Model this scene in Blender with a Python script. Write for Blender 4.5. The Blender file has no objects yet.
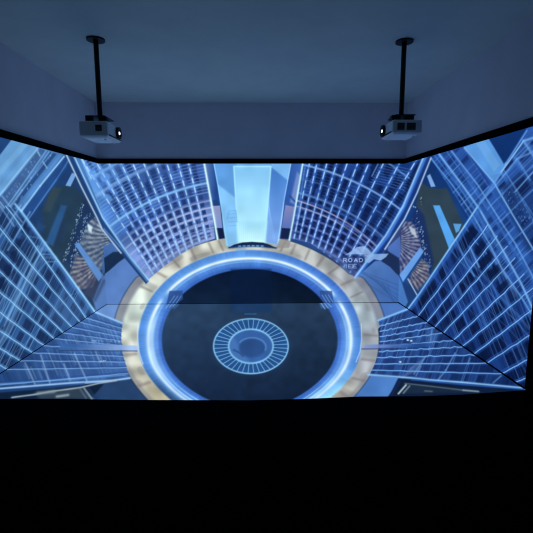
# Immersive projection room: three projected walls and a projected floor, two ceiling projectors.
import bpy, bmesh, math
import numpy as np
from mathutils import Matrix, Vector

sc = bpy.context.scene
col = sc.collection
rng = np.random.default_rng(7)

# ------------------------------------------------------------------ room, metres
H = 1.6                      # eye height of the photographer
XL, XR = -2.503, 2.348       # side walls
YB = 6.741                   # back wall
ZT = 2.271                   # top of the pictures
ZC = 3.2                     # ceiling
YF = 3.42                    # front end of the side pictures
PAN = 0.015                  # thickness of a picture panel

PITCH, YAW, ROLL, FPX = 0.14401, 0.02057, -0.0019, 414.29
cp, sp_, cy, sy = math.cos(PITCH), math.sin(PITCH), math.cos(YAW), math.sin(YAW)
FWD = np.array([sy * cp, cy * cp, -sp_])
RT = np.array([cy, -sy, 0.0])
UP = np.cross(RT, FWD)
RIGHT = RT * math.cos(ROLL) + UP * math.sin(ROLL)
UPV = UP * math.cos(ROLL) - RT * math.sin(ROLL)
EYE = np.array([0, 0, H])


def sweet(P):
    """Projection mapping: show-picture coordinates of room points, seen from the room's sweet spot."""
    Q = P - EYE
    d = Q @ FWD
    return 266.5 + FPX * (Q @ RIGHT) / d, 266.5 - FPX * (Q @ UPV) / d


def ray(x, y):
    return FWD + RIGHT * ((x - 266.5) / FPX) - UPV * ((y - 266.5) / FPX)


def at_depth(x, y, Y):
    r = ray(x, y)
    return Vector(EYE + r * (Y / r[1]))


def at_z(x, y, z):
    r = ray(x, y)
    return Vector(EYE + r * ((z - H) / r[2]))


# ------------------------------------------------------------------ the show picture (drawn per surface)
LAT = rng.random((512, 512)).astype(np.float32)


def vnoise(x, y, s):
    u, v = x / s + 37.3, y / s + 11.7
    i, j = np.floor(u).astype(int), np.floor(v).astype(int)
    a, b = u - i, v - j
    a = a * a * (3 - 2 * a); b = b * b * (3 - 2 * b)
    i &= 511; j &= 511
    i1, j1 = (i + 1) & 511, (j + 1) & 511
    return (LAT[i, j] * (1 - a) * (1 - b) + LAT[i1, j] * a * (1 - b) + LAT[i, j1] * (1 - a) * b + LAT[i1, j1] * a * b)


def sstep(e0, e1, v):
    t = np.clip((v - e0) / (e1 - e0), 0, 1)
    return t * t * (3 - 2 * t)


class Canvas:
    def __init__(self, P):
        x, y = sweet(P)
        self.x = x.astype(np.float32); self.y = y.astype(np.float32)
        self.c = np.zeros((len(x), 3), np.float32)

    def box(self, pts, m):
        p = np.asarray(pts, float)
        return np.nonzero((self.x > p[:, 0].min() - m) & (self.x < p[:, 0].max() + m) &
                          (self.y > p[:, 1].min() - m) & (self.y < p[:, 1].max() + m))[0]

    def seg(self, x, y, a, b):
        dx, dy = b[0] - a[0], b[1] - a[1]
        L = dx * dx + dy * dy + 1e-9
        t = np.clip(((x - a[0]) * dx + (y - a[1]) * dy) / L, 0, 1)
        return np.hypot(x - a[0] - t * dx, y - a[1] - t * dy), t

    def mask(self, pts, f=0.6):
        idx = self.box(pts, f + 1)
        x, y = self.x[idx], self.y[idx]
        ins = np.zeros(len(idx), bool)
        d = np.full(len(idx), 1e9, np.float32)
        n = len(pts)
        for k in range(n):
            a, b = pts[k], pts[(k + 1) % n]
            dd, _ = self.seg(x, y, a, b)
            d = np.minimum(d, dd)
            if a[1] != b[1]:
                ins ^= ((a[1] > y) != (b[1] > y)) & (x < (b[0] - a[0]) * (y - a[1]) / (b[1] - a[1]) + a[0])
        return idx, sstep(-f, f, np.where(ins, d, -d))

    def put(self, idx, m, color):
        m = m[:, None]
        self.c[idx] = self.c[idx] * (1 - m) + (np.asarray(color, np.float32) / 255.0) * m

    def fill(self, pts, color, a=1.0, f=0.6):
        idx, m = self.mask(pts, f)
        if len(idx): self.put(idx, m * a, color)

    def grad(self, pts, p0, c0, p1, c1, a=1.0, f=0.6):
        idx, m = self.mask(pts, f)
        if not len(idx): return
        dx, dy = p1[0] - p0[0], p1[1] - p0[1]
        t = np.clip(((self.x[idx] - p0[0]) * dx + (self.y[idx] - p0[1]) * dy) / (dx * dx + dy * dy), 0, 1)[:, None]
        self.put(idx, m * a, np.asarray(c0) * (1 - t) + np.asarray(c1) * t)

    def line(self, pts, w, color, a=1.0, add=False, a1=None, dash=None):
        """soft line; a -> a1 along its length; dash = (period, duty, phase)"""
        R = w * 2.6
        idx = self.box(pts, R)
        if not len(idx): return
        x, y = self.x[idx], self.y[idx]
        d = np.full(len(idx), 1e9, np.float32); s = np.zeros(len(idx), np.float32)
        acc = 0.0
        for k in range(len(pts) - 1):
            dd, t = self.seg(x, y, pts[k], pts[k + 1])
            L = math.hypot(pts[k + 1][0] - pts[k][0], pts[k + 1][1] - pts[k][1])
            w_ = dd < d
            d = np.where(w_, dd, d); s = np.where(w_, acc + t * L, s); acc += L
        m = np.exp(-(d / w) ** 2) * (a if a1 is None else a + (a1 - a) * s / max(acc, 1e-6))
        if dash:
            ph = ((s + dash[2]) % dash[0]) / dash[0]
            m = m * (0.25 + 0.75 * sstep(0.0, 0.12, ph) * sstep(dash[1] + 0.12, dash[1], ph))
        if add:
            self.c[idx] += (np.asarray(color, np.float32) / 255.0) * m[:, None]
        else:
            self.put(idx, m, color)

    def shade(self, pts, fn, f=0.6):
        """fn(x, y) -> (colour array, alpha array) inside a polygon"""
        idx, m = self.mask(pts, f)
        if not len(idx): return
        c, a = fn(self.x[idx], self.y[idx])
        self.put(idx, m * a, c)

    def grain(self, s, amp):
        n = vnoise(self.x, self.y, s) - 0.5
        self.c *= (1 + amp * n)[:, None]


def lerp(a, b, t):
    return (a[0] + (b[0] - a[0]) * t, a[1] + (b[1] - a[1]) * t)


def wob(a, b, n, amp, seed):
    """a polyline from a to b with small waves, as the show's wire frame has"""
    L = math.hypot(b[0] - a[0], b[1] - a[1]); nx, ny = -(b[1] - a[1]) / L, (b[0] - a[0]) / L
    out = []
    for k in range(n + 1):
        o = amp * math.sin(k * 2.1 + seed * 1.7) * (0.6 + 0.4 * math.sin(seed + k * 0.7))
        p = lerp(a, b, k / n)
        out.append((p[0] + nx * o, p[1] + ny * o))
    return out


# ---- ring plaza shared by back wall and floor -------------------------------------------------
RCX, RCY = 250.5, 340.0


def ring_colors(x, y, on_floor):
    """returns colour, alpha of the ring plaza (dark disc, blue ring, stone ring)"""
    X, Y = (x - RCX) / 1.25, y - RCY
    rho = np.hypot(X, Y)
    th = np.arctan2(X, -Y)              # 0 = top, + = right
    low = sstep(20, 60, Y)              # the ring tightens a little at the front
    rho = rho + low * 2.5
    right = sstep(20, 60, X)
    rho = rho + right * 1.2
    n = len(x)
    c = np.zeros((n, 3), np.float32); a = np.zeros(n, np.float32)

    def lay(m, colr):
        nonlocal c, a
        m = np.clip(m, 0, 1)[:, None]
        c = c * (1 - m) + np.asarray(colr, np.float32) * m
        a = np.maximum(a, m[:, 0])
    # road outside the stone ring
    # stone ring
    wide = sstep(.86, .98, np.abs(th)) * sstep(1.47, 1.40, np.abs(th))
    st = sstep(105.5 + 6.5 * wide, 103.0 + 6.5 * wide, rho)
    side = np.clip(X / 90, -1, 1)[:, None]
    warm = low[:, None]
    stone = np.array([206, 200, 194]) * (1 - warm) + np.array([206, 192, 168]) * warm
    stone = stone * (1 - 0.10 * np.clip(side, 0, 1)) - np.array([14, 8, -14]) * np.clip(side, 0, 1)
    stone = stone * (0.9 + 0.25 * (vnoise(x, y, 9.0)[:, None] - 0.4))
    bright = np.exp(-((th + 1.25) / 0.30) ** 2) + 0.8 * np.exp(-((th - 1.28) / 0.25) ** 2)
    stone = stone + bright[:, None] * np.array([8, 22, 26])
    outer = (sstep(101.5, 105.5, rho) * sstep(0.8, 1.0, np.abs(th)) * sstep(1.5, 1.42, np.abs(th)) * .8 + sstep(98.5, 102, rho) * sstep(1.75, 1.95, np.abs(th)) * .55)[:, None]
    stone = stone * (1 - outer) + np.array([118, 118, 140]) * outer
    lay(st, stone)
    # stone joints
    for t0, dt in ((-2.35, .02), (-2.05, .02), (-1.72, .022), (-1.02, .014), (-0.83, .016), (-0.66, .012), (-0.49, .014), (-0.33, .012), (-0.245, .01),
                   (0.27, .012), (0.36, .014), (0.49, .012), (0.62, .016), (0.76, .012), (0.93, .016), (1.08, .012), (1.52, .016), (1.78, .018), (2.0, .016), (2.2, .02)):
        m = np.exp(-((th - t0 - 0.0016 * (rho - 97) * np.sin(9 * t0)) / dt) ** 2) * sstep(90, 93, rho) * sstep(105, 102, rho) * 0.5
        lay(m * (a > 0.5), (118, 104, 108))
    # dark fans at the joints
    pat = sstep(0.62, 0.8, vnoise(th * 60, rho, 7.0)) * sstep(90, 92, rho) * sstep(104, 101, rho) * 0.35
    lay(pat * (a > 0.5), (128, 120, 130))
    # blue ring
    b = sstep(91.0, 89.0, rho)
    t = np.clip((rho - 72) / 18, 0, 1)[:, None]
    blue = np.array([66, 118, 218]) * (1 - t) + np.array([74, 132, 222]) * t
    dk = np.clip(X / 80, 0, 1)[:, None] * np.clip(-Y / 60, 0, 1)[:, None]
    blue = blue * (1 - 0.28 * dk * np.array([1.1, 1.0, 0.35]))
    streak = (vnoise(th * 260, rho * 0.5, 3.0) - 0.5)[:, None] * 12
    blue = blue + streak * np.array([.7, 1, 1])
    dkl = low[:, None] * np.clip(-X / 40, 0, 1)[:, None]
    blue = blue * (1 - 0.45 * dkl * np.clip((rho[:, None] - 80) / 4, 0, 1))
    brr = low[:, None] * np.clip(X / 40, 0, 1)[:, None]
    blue = blue + brr * np.array([70, 85, 40]) * sstep(76, 79, rho)[:, None]
    lay(b, blue)
    # inner darker blue edge, white arcs
    lay(np.exp(-((rho - 82) / 4.2) ** 2) * 0.6, (120, 175, 250))
    gap = 1 - np.exp(-((th + 1.01) / 0.08) ** 2) - np.exp(-((th - 1.03) / 0.07) ** 2)
    gap = np.clip(gap, 0, 1)
    w1 = 0.95 * gap * (1 - 0.4 * low)
    lay(np.exp(-((rho - 81.6) / 1.45) ** 2) * np.clip(w1 * 1.1, 0, 1), (218, 232, 255))
    lay(np.exp(-((rho - 78.3) / 0.7) ** 2) * 0.55 * gap, (130, 185, 250))
    fl = sstep(1.15, 1.4, np.abs(th)) * sstep(2.3, 1.9, np.abs(th)) * np.where(X > 0, .45, 1.0)
    lay(np.exp(-((rho - 79.8) / 2.9) ** 2) * 0.85 * fl, (172, 206, 255))
    lay(np.exp(-((rho - 74.5) / 1.6) ** 2) * 0.45 * fl, (120, 165, 250))
    lay(np.exp(-((rho - 79.0) / 0.6) ** 2) * 0.9 * low, (180, 215, 255))
    lay(np.exp(-((rho - 75.8) / 0.6) ** 2) * 0.8 * low, (150, 200, 250))
    # edge towards the disc
    lay(np.exp(-((rho - 72.5) / 1.6) ** 2) * 0.55, (48, 92, 190))
    # dark disc
    if on_floor:
        g = np.clip((y - 303) / 97, 0, 1)[:, None]
        disc = np.array([41, 64, 98]) * (1 - g) + np.array([23, 40, 70]) * g
        gx = np.clip((x - 250) / 90, -1, 1)[:, None]
        disc = disc * (1 - 0.10 * gx)
    else:
        g = np.clip((y - 266) / 37, 0, 1)[:, None]
        disc = np.array([12, 26, 56]) * (1 - g) + np.array([20, 38, 66]) * g
        disc = disc * (1 - 0.3 * np.clip((x[:, None] - 250) / 80, 0, 1))
    disc = disc * (0.94 + 0.12 * vnoise(x, y, 6.0)[:, None])
    lay(sstep(72.0, 70.0, rho), disc)
    return c, a


def facades(cv):
    # ---------------------------------------------------------- curved facades
    tl = [-.62, -.574, -.53, -.486, -.443, -.4026, -.359, -.318, -.277, -.238, -.205]
    tr = [.205, .2326, .269, .305, .3436, .382, .423, .4766, .535, .59, .64]
    left = [(74, 156), (88, 186), (103, 218), (130, 257), (148.5, 279.5), (156, 273), (164.7, 266), (180, 254.6), (197, 245), (215, 238.6), (210.9, 200.6), (203, 155)]
    right = [(303.7, 155), (293.2, 220), (290.5, 238.2), (310, 243), (326, 254), (343.5, 267.5), (355, 277.5), (372, 254), (385, 237), (403, 206), (424, 155)]

    def facade(tlist, sgn):
        tarr = np.array(tlist)

        def fn(x, y):
            X, Y = (x - 252.5) / 1.25, y - 340
            rho = np.hypot(X, Y)
            t = (x - 253.5) / (436 - y)
            cidx = np.interp(t, tarr, np.arange(len(tarr)))
            fr = cidx - np.floor(cidx)
            dc = np.minimum(fr, 1 - fr)                       # 0 at a column, .5 between
            lowr = sstep(152, 128, rho)[:, None]              # the dense lower storeys
            n1 = vnoise(cidx * 3, rho * 0.4, 1.0)[:, None]
            n2 = vnoise(x, y, 14.0)[:, None]
            if sgn < 0:
                hi, lo_ = np.array([62, 106, 188]), np.array([104, 132, 206])
                u = np.clip((x - 90) / 110, 0, 1)[:, None]
                hi = hi * (1 - u) + np.array([58, 92, 178]) * u
                hi = hi + 26 * sstep(.35, .0, u) * np.array([0.6, 1, 1.2])
            else:
                u = np.clip((x - 300) / 100, 0, 1)[:, None]
                hi = np.array([36, 68, 144]) * (1 - u) + np.array([22, 54, 126]) * u
                lo_ = np.array([50, 74, 150])
            c = hi * (1 - lowr) + lo_ * lowr
            c = c * (0.86 + 0.28 * n2)
            # dark window panes between columns
            pane = sstep(0.16, 0.30, dc)[:, None]
            per = 7.6
            rph = (rho % per) / per
            upp = sstep(147, 156, rho)
            rp = (sstep(0.12, 0.3, rph) * sstep(0.98, 0.78, rph) * (1 - upp) + .9 * upp * sstep(.2, .5, vnoise(cidx * 2.2, rho / 9, 1.0)))[:, None]
            dark = pane * rp * np.clip(0.50 + 0.60 * n1, 0, .95)
            c = c * (1 - dark) + np.array([30, 52, 112] if sgn < 0 else [14, 28, 72]) * dark
            # thin floor slats
            sl = 0.5 + 0.5 * np.cos(rho * 2 * math.pi / 3.1)
            sl = (sl ** 3 * upp * sstep(.1, .55, vnoise(cidx * 1.3 + 5, rho / 14, 1.0)))[:, None] * (.5 if sgn < 0 else .16)
            c = c * (1 - sl) + np.array([112, 160, 236]) * sl
            # storey lines of the lower part
            m = (np.exp(-((rph - 0.02) / 0.10) ** 2) + np.exp(-((rph - 1.02) / 0.10) ** 2))[:, None] * lowr
            c = c * (1 - 0.6 * m) + np.array([156, 160, 226] if sgn < 0 else [100, 116, 196]) * 0.6 * m
            # dark shadow-gap lines of the lowest storeys
            m = np.exp(-((rph - 0.5) / 0.12) ** 2)[:, None] * lowr * sstep(0.5, 0.7, vnoise(x, y, 10.0))[:, None]
            c = c * (1 - 0.4 * m) + np.array([40, 60, 130]) * 0.4 * m
            # bottom haze
            hz = sstep(116, 104, rho)[:, None] * 0.55
            c = c * (1 - hz) + np.array([150, 158, 216] if sgn < 0 else [104, 116, 180]) * hz
            return c, np.ones(len(x), np.float32)
        return fn

    cv.shade(left, facade(tl, -1), 0.6)
    cv.shade(right, facade(tr, 1), 0.6)

    def arc(rho, a0, a1, cx=252.5, drift=0.0):
        return [(cx + 1.25 * (rho + drift * k / 30) * math.sin(a0 + (a1 - a0) * k / 30), 340 - (rho + drift * k / 30) * math.cos(a0 + (a1 - a0) * k / 30)) for k in range(31)]

    def on_col(t, r):
        yy = np.linspace(150, 300, 301); xx = 253.5 + t * (436 - yy)
        k = int(np.argmin(np.abs(np.hypot((xx - 252.5) / 1.25, yy - 340) - r)))
        return xx[k], yy[k]

    def clip_line(poly, draw):
        """draw into a copy and keep it only inside the polygon"""
        keep = cv.c.copy()
        draw()
        idx, m = cv.mask(poly, 0.5)
        full = np.zeros(len(cv.x), np.float32); full[idx] = m
        cv.c = keep * (1 - full[:, None]) + cv.c * full[:, None]

    def left_lines():
        for k, t in enumerate(tl[:-1]):
            p = [(253.5 + t * (436 - y), y) for y in np.linspace(158, 285, 24)]
            cv.line(p, 1.8, (70, 118, 212), 0.5)
            cv.line(p, 0.75, (190, 224, 255), 0.95, a1=0.4, dash=(9.5, 0.62, 3.1 * k))
        cv.line(arc(207, -.75, -.3), 1.5, (120, 172, 240), 0.75)
        cv.line(arc(191, -.80, -.25), 1.7, (138, 182, 248), 0.8, a1=.25)
        cv.line(arc(161, -.90, -.2), 1.5, (128, 186, 252), 0.85)
        cv.line(arc(152, -.9, -.2), 0.8, (140, 170, 240), 0.4)
        for r, a in ((143.5, .6), (136.5, .75), (130, .65), (123.5, .55), (117, .5), (110.5, .45)):
            cv.line(arc(r, -.98, -.2), 0.9, (188, 184, 232), a * .25, a1=a)
        for t in tl[:-1]:       # glints along the columns of the lowest storeys
            for r in (107, 113.5, 120, 126.5, 133, 140):
                cv.line([on_col(t, r), on_col(t, r + 2.6)], 0.8, (176, 204, 252), 0.7)
        cv.fill([(80, 170), (116, 160), (124, 178), (92, 200)], (98, 156, 240), 0.38, 8)
        cv.line([(93, 190), (112, 200)], 2.6, (120, 180, 250), 0.35)
        cv.line([(82, 160), (91, 178)], 0.8, (170, 215, 255), .7)
    clip_line(left, left_lines)

    def right_lines():
        for k, t in enumerate(tr[:-1]):
            p = [(253.5 + t * (436 - y), y) for y in np.linspace(158, 285, 24)]
            cv.line(p, 1.9, (44, 92, 205), 0.6, a1=.3)
            cv.line(p, 0.68, (170, 212, 255), 0.98, a1=0.35, dash=(11.0, 0.7, 4.3 * k))
        cv.line(arc(180, .2, .75, drift=-4), 1.1, (128, 174, 245), 0.8)
        cv.line(arc(152, .2, .85, drift=-6), 1.2, (120, 160, 235), 0.6, a1=.5)
        cv.line(arc(166, .2, .85, drift=-4), 0.7, (80, 120, 205), 0.5)
        cv.line(arc(144.5, .2, .95, drift=-10), 0.8, (192, 180, 222), 0.85, a1=.35)
        cv.line(arc(139, .2, .95, drift=-8), 0.75, (180, 172, 220), 0.75, a1=.35)
        for t in tr[:-1]:
            for r in (108, 114.5, 121, 127.5, 134):
                cv.line([on_col(t, r), on_col(t, r + 2.6)], 0.8, (160, 192, 250), 0.75)
        for k in range(9):
            cv.line([(370 + k * 1.5, 182 - 2.4 * k), (404 + k, 190 - 2.5 * k)], 0.5, (90, 140, 225), 0.35)
        cv.line([(388, 163), (409, 178)], 0.9, (110, 165, 245), .6)
        cv.line([(380, 160), (372, 176)], 0.8, (140, 190, 255), .5)
    clip_line(right, right_lines)

    # ---------------------------------------------------------- edge beams of the facades
    cv.fill([(63, 150), (76, 150), (90, 183), (104, 218), (131, 257), (149, 281), (146, 284), (120, 252.5), (102, 229), (97, 218), (84, 190)], (32, 66, 128), 1.0)
    cv.line([(78, 158), (90, 185), (105, 218), (118, 237)], 2.0, (90, 146, 228), .75, a1=.3)
    cv.line([(74, 156), (88, 186), (103, 218), (130, 257), (148.5, 280)], 1.1, (142, 196, 255), 0.95)
    cv.line([(66, 154), (81, 186), (97.2, 218), (102, 229), (121, 253)], 0.9, (178, 198, 232), 0.9)
    cv.line([(104, 229), (124, 251), (147, 281)], 1.0, (92, 134, 206), 0.7)
    cv.fill([(424, 153), (432, 153), (429, 167), (405, 218), (385, 249), (374, 262), (355, 278), (372, 254), (385, 236), (403, 206)], (22, 54, 130), 1.0)
    cv.line([(427, 154), (405, 205), (388, 236), (358, 275)], 1.7, (62, 118, 226), 0.95)
    cv.line([(424, 156), (403, 206), (386, 235), (372, 254), (355, 277.5)], 1.1, (140, 192, 255), 0.95)
    cv.line([(431, 158), (417, 193), (404.5, 219), (385, 249)], 0.9, (172, 194, 236), 0.9)


def draw_back(cv):
    cv.fill([(80, 150), (420, 150), (420, 320), (80, 320)], (38, 72, 140))
    corner_left(cv); corner_right(cv)
    # ---------------------------------------------------------- dark gaps beside the beams, wall corner bits
    cv.fill([(100, 247), (113, 243), (119, 251), (104, 262)], (64, 104, 178))
    cv.fill([(104, 258), (113, 252), (121, 251.5), (127.5, 256), (118, 262.5), (110, 270), (102.5, 275), (101, 266)], (26, 48, 84), 1.0, 1.0)
    cv.fill([(386, 249), (405, 220), (407, 262), (398, 258)], (54, 68, 124))
    cv.fill([(388, 247), (400, 236), (402, 262), (388, 252)], (74, 110, 196), .9)
    cv.fill([(386, 250), (399, 258), (400, 277), (390, 267), (380, 260.5)], (30, 48, 92), 1.0, 1.0)
    # road beside the stone ring
    road = [(160, 250), (150, 279), (127.5, 256), (118, 263), (110, 270), (102.5, 276), (93, 300), (95, 312), (160, 312)]
    cv.grad(road, (100, 250), (78, 116, 192), (160, 300), (92, 128, 202))
    cv.grad([(340, 262), (355, 278), (372, 262), (380, 260.5), (390, 267), (399, 277), (398, 312), (340, 312)], (340, 262), (86, 124, 196), (398, 300), (58, 98, 176))
    for k in range(7):
        cv.line([(352 + 6 * k, 268 + 3 * k), (398, 285 + 5 * k)], 0.6, (46, 82, 156), 0.45)
    cv.line([(345, 292), (366, 283), (398, 303)], 0.7, (60, 90, 160), .5)
    # ring
    cv.shade([(85, 235), (415, 235), (415, 310), (85, 310)], lambda x, y: ring_colors(x, y, False), 0.3)
    # reflection of the tower in the disc
    cv.grad([(231, 269), (271, 269), (272, 304), (230, 304)], (250, 268), (15, 36, 74), (250, 304), (11, 30, 66), 0.6, 2)
    # small windows breaking the ring
    for s, x0 in ((-1, 175.5), (1, 326)):
        cv.fill([(x0 - 6, 291), (x0 + 7, 290.5), (x0 + 7.5, 299), (x0 + 1, 304), (x0 - 9, 304)] if s < 0 else
                [(x0 - 6, 290.5), (x0 + 6, 291), (x0 + 8, 304), (x0 - 1, 304), (x0 - 6, 298)], (44, 76, 148), 0.85, 0.8)
        for k in range(3):
            cv.line([(x0 - 6 + 3.4 * k, 303), (x0 - 1 + 3.4 * k, 296)] if s < 0 else
                    [(x0 - 4 + 3.2 * k, 295), (x0 + 1 + 3.2 * k, 303)], 0.5, (120, 165, 235), 0.6)

    facades(cv)
    # ---------------------------------------------------------- central tower
    outer = [(212.5, 158), (292.4, 158), (277.6, 245), (264, 242), (252, 240), (238, 242.5), (229, 247), (226.5, 246)]
    cv.grad(outer, (250, 160), (100, 160, 232), (250, 246), (128, 186, 250))
    cv.fill([(212.5, 158), (236, 158), (236, 199), (217, 184)], (84, 146, 226), 0.8, 1.0)
    cv.fill([(216, 183), (237, 199), (239, 242), (228, 246)], (126, 188, 248), 0.7, 1.5)
    cv.grad([(271, 160), (292, 160), (277.6, 245), (265, 241)], (280, 170), (66, 124, 214), (272, 244), (120, 160, 240), 1.0, 0.8)
    cv.fill([(271, 158), (292.4, 158), (288.4, 181), (271, 167)], (118, 178, 244), 0.9, 1.2)
    cv.grad([(233.8, 166.4), (270.9, 166.4), (265, 242), (238.4, 242)], (250, 166), (124, 190, 250), (250, 242), (182, 232, 255), 1.0, 0.6)
    cv.grad([(237, 222), (267, 222), (265, 243), (238, 243)], (252, 222), (150, 210, 252), (252, 243), (205, 244, 255), 0.75, 3)
    cv.line([(238.3, 242), (233.8, 166.4), (270.9, 166.4), (265, 242)], 0.8, (164, 222, 255), 0.9)
    for k in range(14):
        xx = 236 + k * 2.2
        cv.line([(xx, 185), (xx + (251 - xx) * 0.12, 240)], 0.45, (150, 210, 255), 0.25)
    for k in range(5):
        cv.line([(269 - .2 * k, 195 + 2 * k), (267 + 2 * k, 240)], 0.5, (140, 190, 250), 0.3)
    cv.line([(212.6, 158), (217.6, 186), (222, 215), (227, 245)], 0.9, (150, 212, 255), 0.8)
    cv.line([(292.2, 158), (284.5, 200), (277.8, 245)], 0.9, (160, 205, 255), 0.85)
    # small text panel at the tower's foot
    cv.line([(227, 219), (229, 211), (236, 210.5), (237, 222)], 0.6, (96, 160, 235), 0.6)
    for k in range(4):
        cv.line([(228, 214 + 4 * k), (236, 213.5 + 4 * k)], 0.6, (96, 158, 236), 0.45)
    # side slabs
    slab = [(203.5, 158), (212.4, 158), (217.5, 186), (222, 215), (224, 238), (217.4, 239), (210.9, 200.6)]
    cv.grad(slab, (205, 180), (86, 122, 192), (216, 180), (34, 70, 148))
    cv.fill([(212, 200), (218, 200), (219.5, 206), (212.5, 206)], (30, 62, 130), 0.8)
    cv.grad([(212.4, 206), (220, 205.6), (222.6, 229), (216, 229)], (216, 206), (146, 146, 198), (219, 229), (120, 142, 214))
    cv.fill([(216, 228), (222.6, 228), (224.5, 238), (217.6, 239)], (22, 36, 78))
    slab = [(292.4, 158), (303.4, 158), (293.4, 215), (289.5, 238), (280.5, 237), (284.5, 200)]
    cv.grad(slab, (288, 165), (44, 86, 172), (302, 165), (62, 104, 192))
    cv.fill([(297, 172), (301, 176), (296, 205), (290, 202)], (124, 140, 206), 0.8, 1.5)
    cv.line([(290, 196), (297, 204)], 1.0, (34, 70, 150), 0.9)
    cv.grad([(285.5, 205), (295, 207), (291.3, 229), (281.5, 228)], (288, 205), (132, 128, 184), (286, 229), (84, 108, 190))
    cv.fill([(282, 228), (291.2, 228.5), (289.4, 239), (280.4, 239)], (24, 38, 84))
    cv.fill([(280, 238.6), (291, 239.5), (289, 248), (276, 248)], (140, 132, 136), 0.75, 1)
    cv.line([(203.2, 158), (210.9, 200.6), (217.6, 239)], 1.15, (206, 238, 255), 1.0)
    cv.line([(303.7, 158), (293.4, 219), (289.3, 240)], 1.0, (182, 226, 255), 1.0)
    cv.line([(306, 160), (297, 219)], 0.8, (86, 140, 230), .6)
    # dark mouth under the tower with its dashes of light
    cv.fill([(229, 247.5), (234, 244.6), (243, 242.4), (252, 241.8), (263, 242.6), (270, 244.8), (276, 248), (264, 247), (252, 246.2), (238, 246.8)], (20, 46, 92))
    cv.line([(229, 247.6), (240, 246.6), (252, 246.2), (264, 246.6), (276, 248)], 0.9, (26, 58, 120), 0.9)
    cv.line([(238, 246.2), (252, 245.8), (264, 246.1)], 0.7, (120, 170, 230), 0.9, dash=(4.5, .6, 0))
    # soft lighter column where the tower mirrors on the ring
    cv.fill([(236, 248), (246, 248), (245, 257), (237, 257)], (96, 160, 242), 0.4, 1)

    # ---------------------------------------------------------- winged mark and lettering
    cv.fill([(345, 255), (351, 251.5), (357, 247), (364, 246), (368, 249), (373.5, 255.5), (369, 258.5), (364.5, 255.2), (355, 254)], (146, 178, 238), 0.85, 0.6)
    cv.fill([(364, 255), (373, 254), (388.5, 253.6), (386, 257), (381, 260.5), (374, 259.2), (369, 263), (365, 262)], (142, 178, 240), 0.8, 0.6)
    cv.line([(352, 254.8), (368, 254.8)], 0.45, (84, 112, 190), 0.7)
    cv.line([(357, 247.5), (362, 253)], 0.4, (96, 130, 205), 0.6)
    cv.fill([(341, 257), (366, 256.5), (362, 264), (355, 274), (348, 269)], (40, 58, 122), .6, 1.5)
    ink = (164, 190, 242)
    gl = {'R': [[(0, 1), (0, 0), (.8, 0), (.9, .25), (.8, .5), (0, .5)], [(.45, .5), (.95, 1)]],
          'O': [[(.3, 0), (.75, 0), (1, .3), (1, .7), (.7, 1), (.3, 1), (0, .7), (0, .3), (.3, 0)]],
          'A': [[(0, 1), (.5, 0), (1, 1)], [(.22, .66), (.78, .66)]],
          'D': [[(0, 0), (.6, 0), (1, .3), (1, .7), (.6, 1), (0, 1), (0, 0)]],
          'I': [[(.5, 0), (.5, 1)]],
          'E': [[(1, 0), (0, 0), (0, 1), (1, 1)], [(0, .5), (.8, .5)]]}
    for ch, x0 in (('R', 343.4), ('O', 348.6), ('A', 354.2), ('D', 359.4)):
        for st in gl[ch]:
            cv.line([(x0 + 3.3 * u, 258.4 + 3.4 * v) for u, v in st], 0.42, ink, 0.9)
    for ch, x0 in (('I', 345), ('E', 348.6), ('I', 351), ('E', 353.6)):
        for st in gl[ch]:
            cv.line([(x0 + 2.8 * u, 264.4 + 3.6 * v) for u, v in st], 0.42, ink, 0.6)
    cv.grain(9.0, 0.10)


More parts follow.
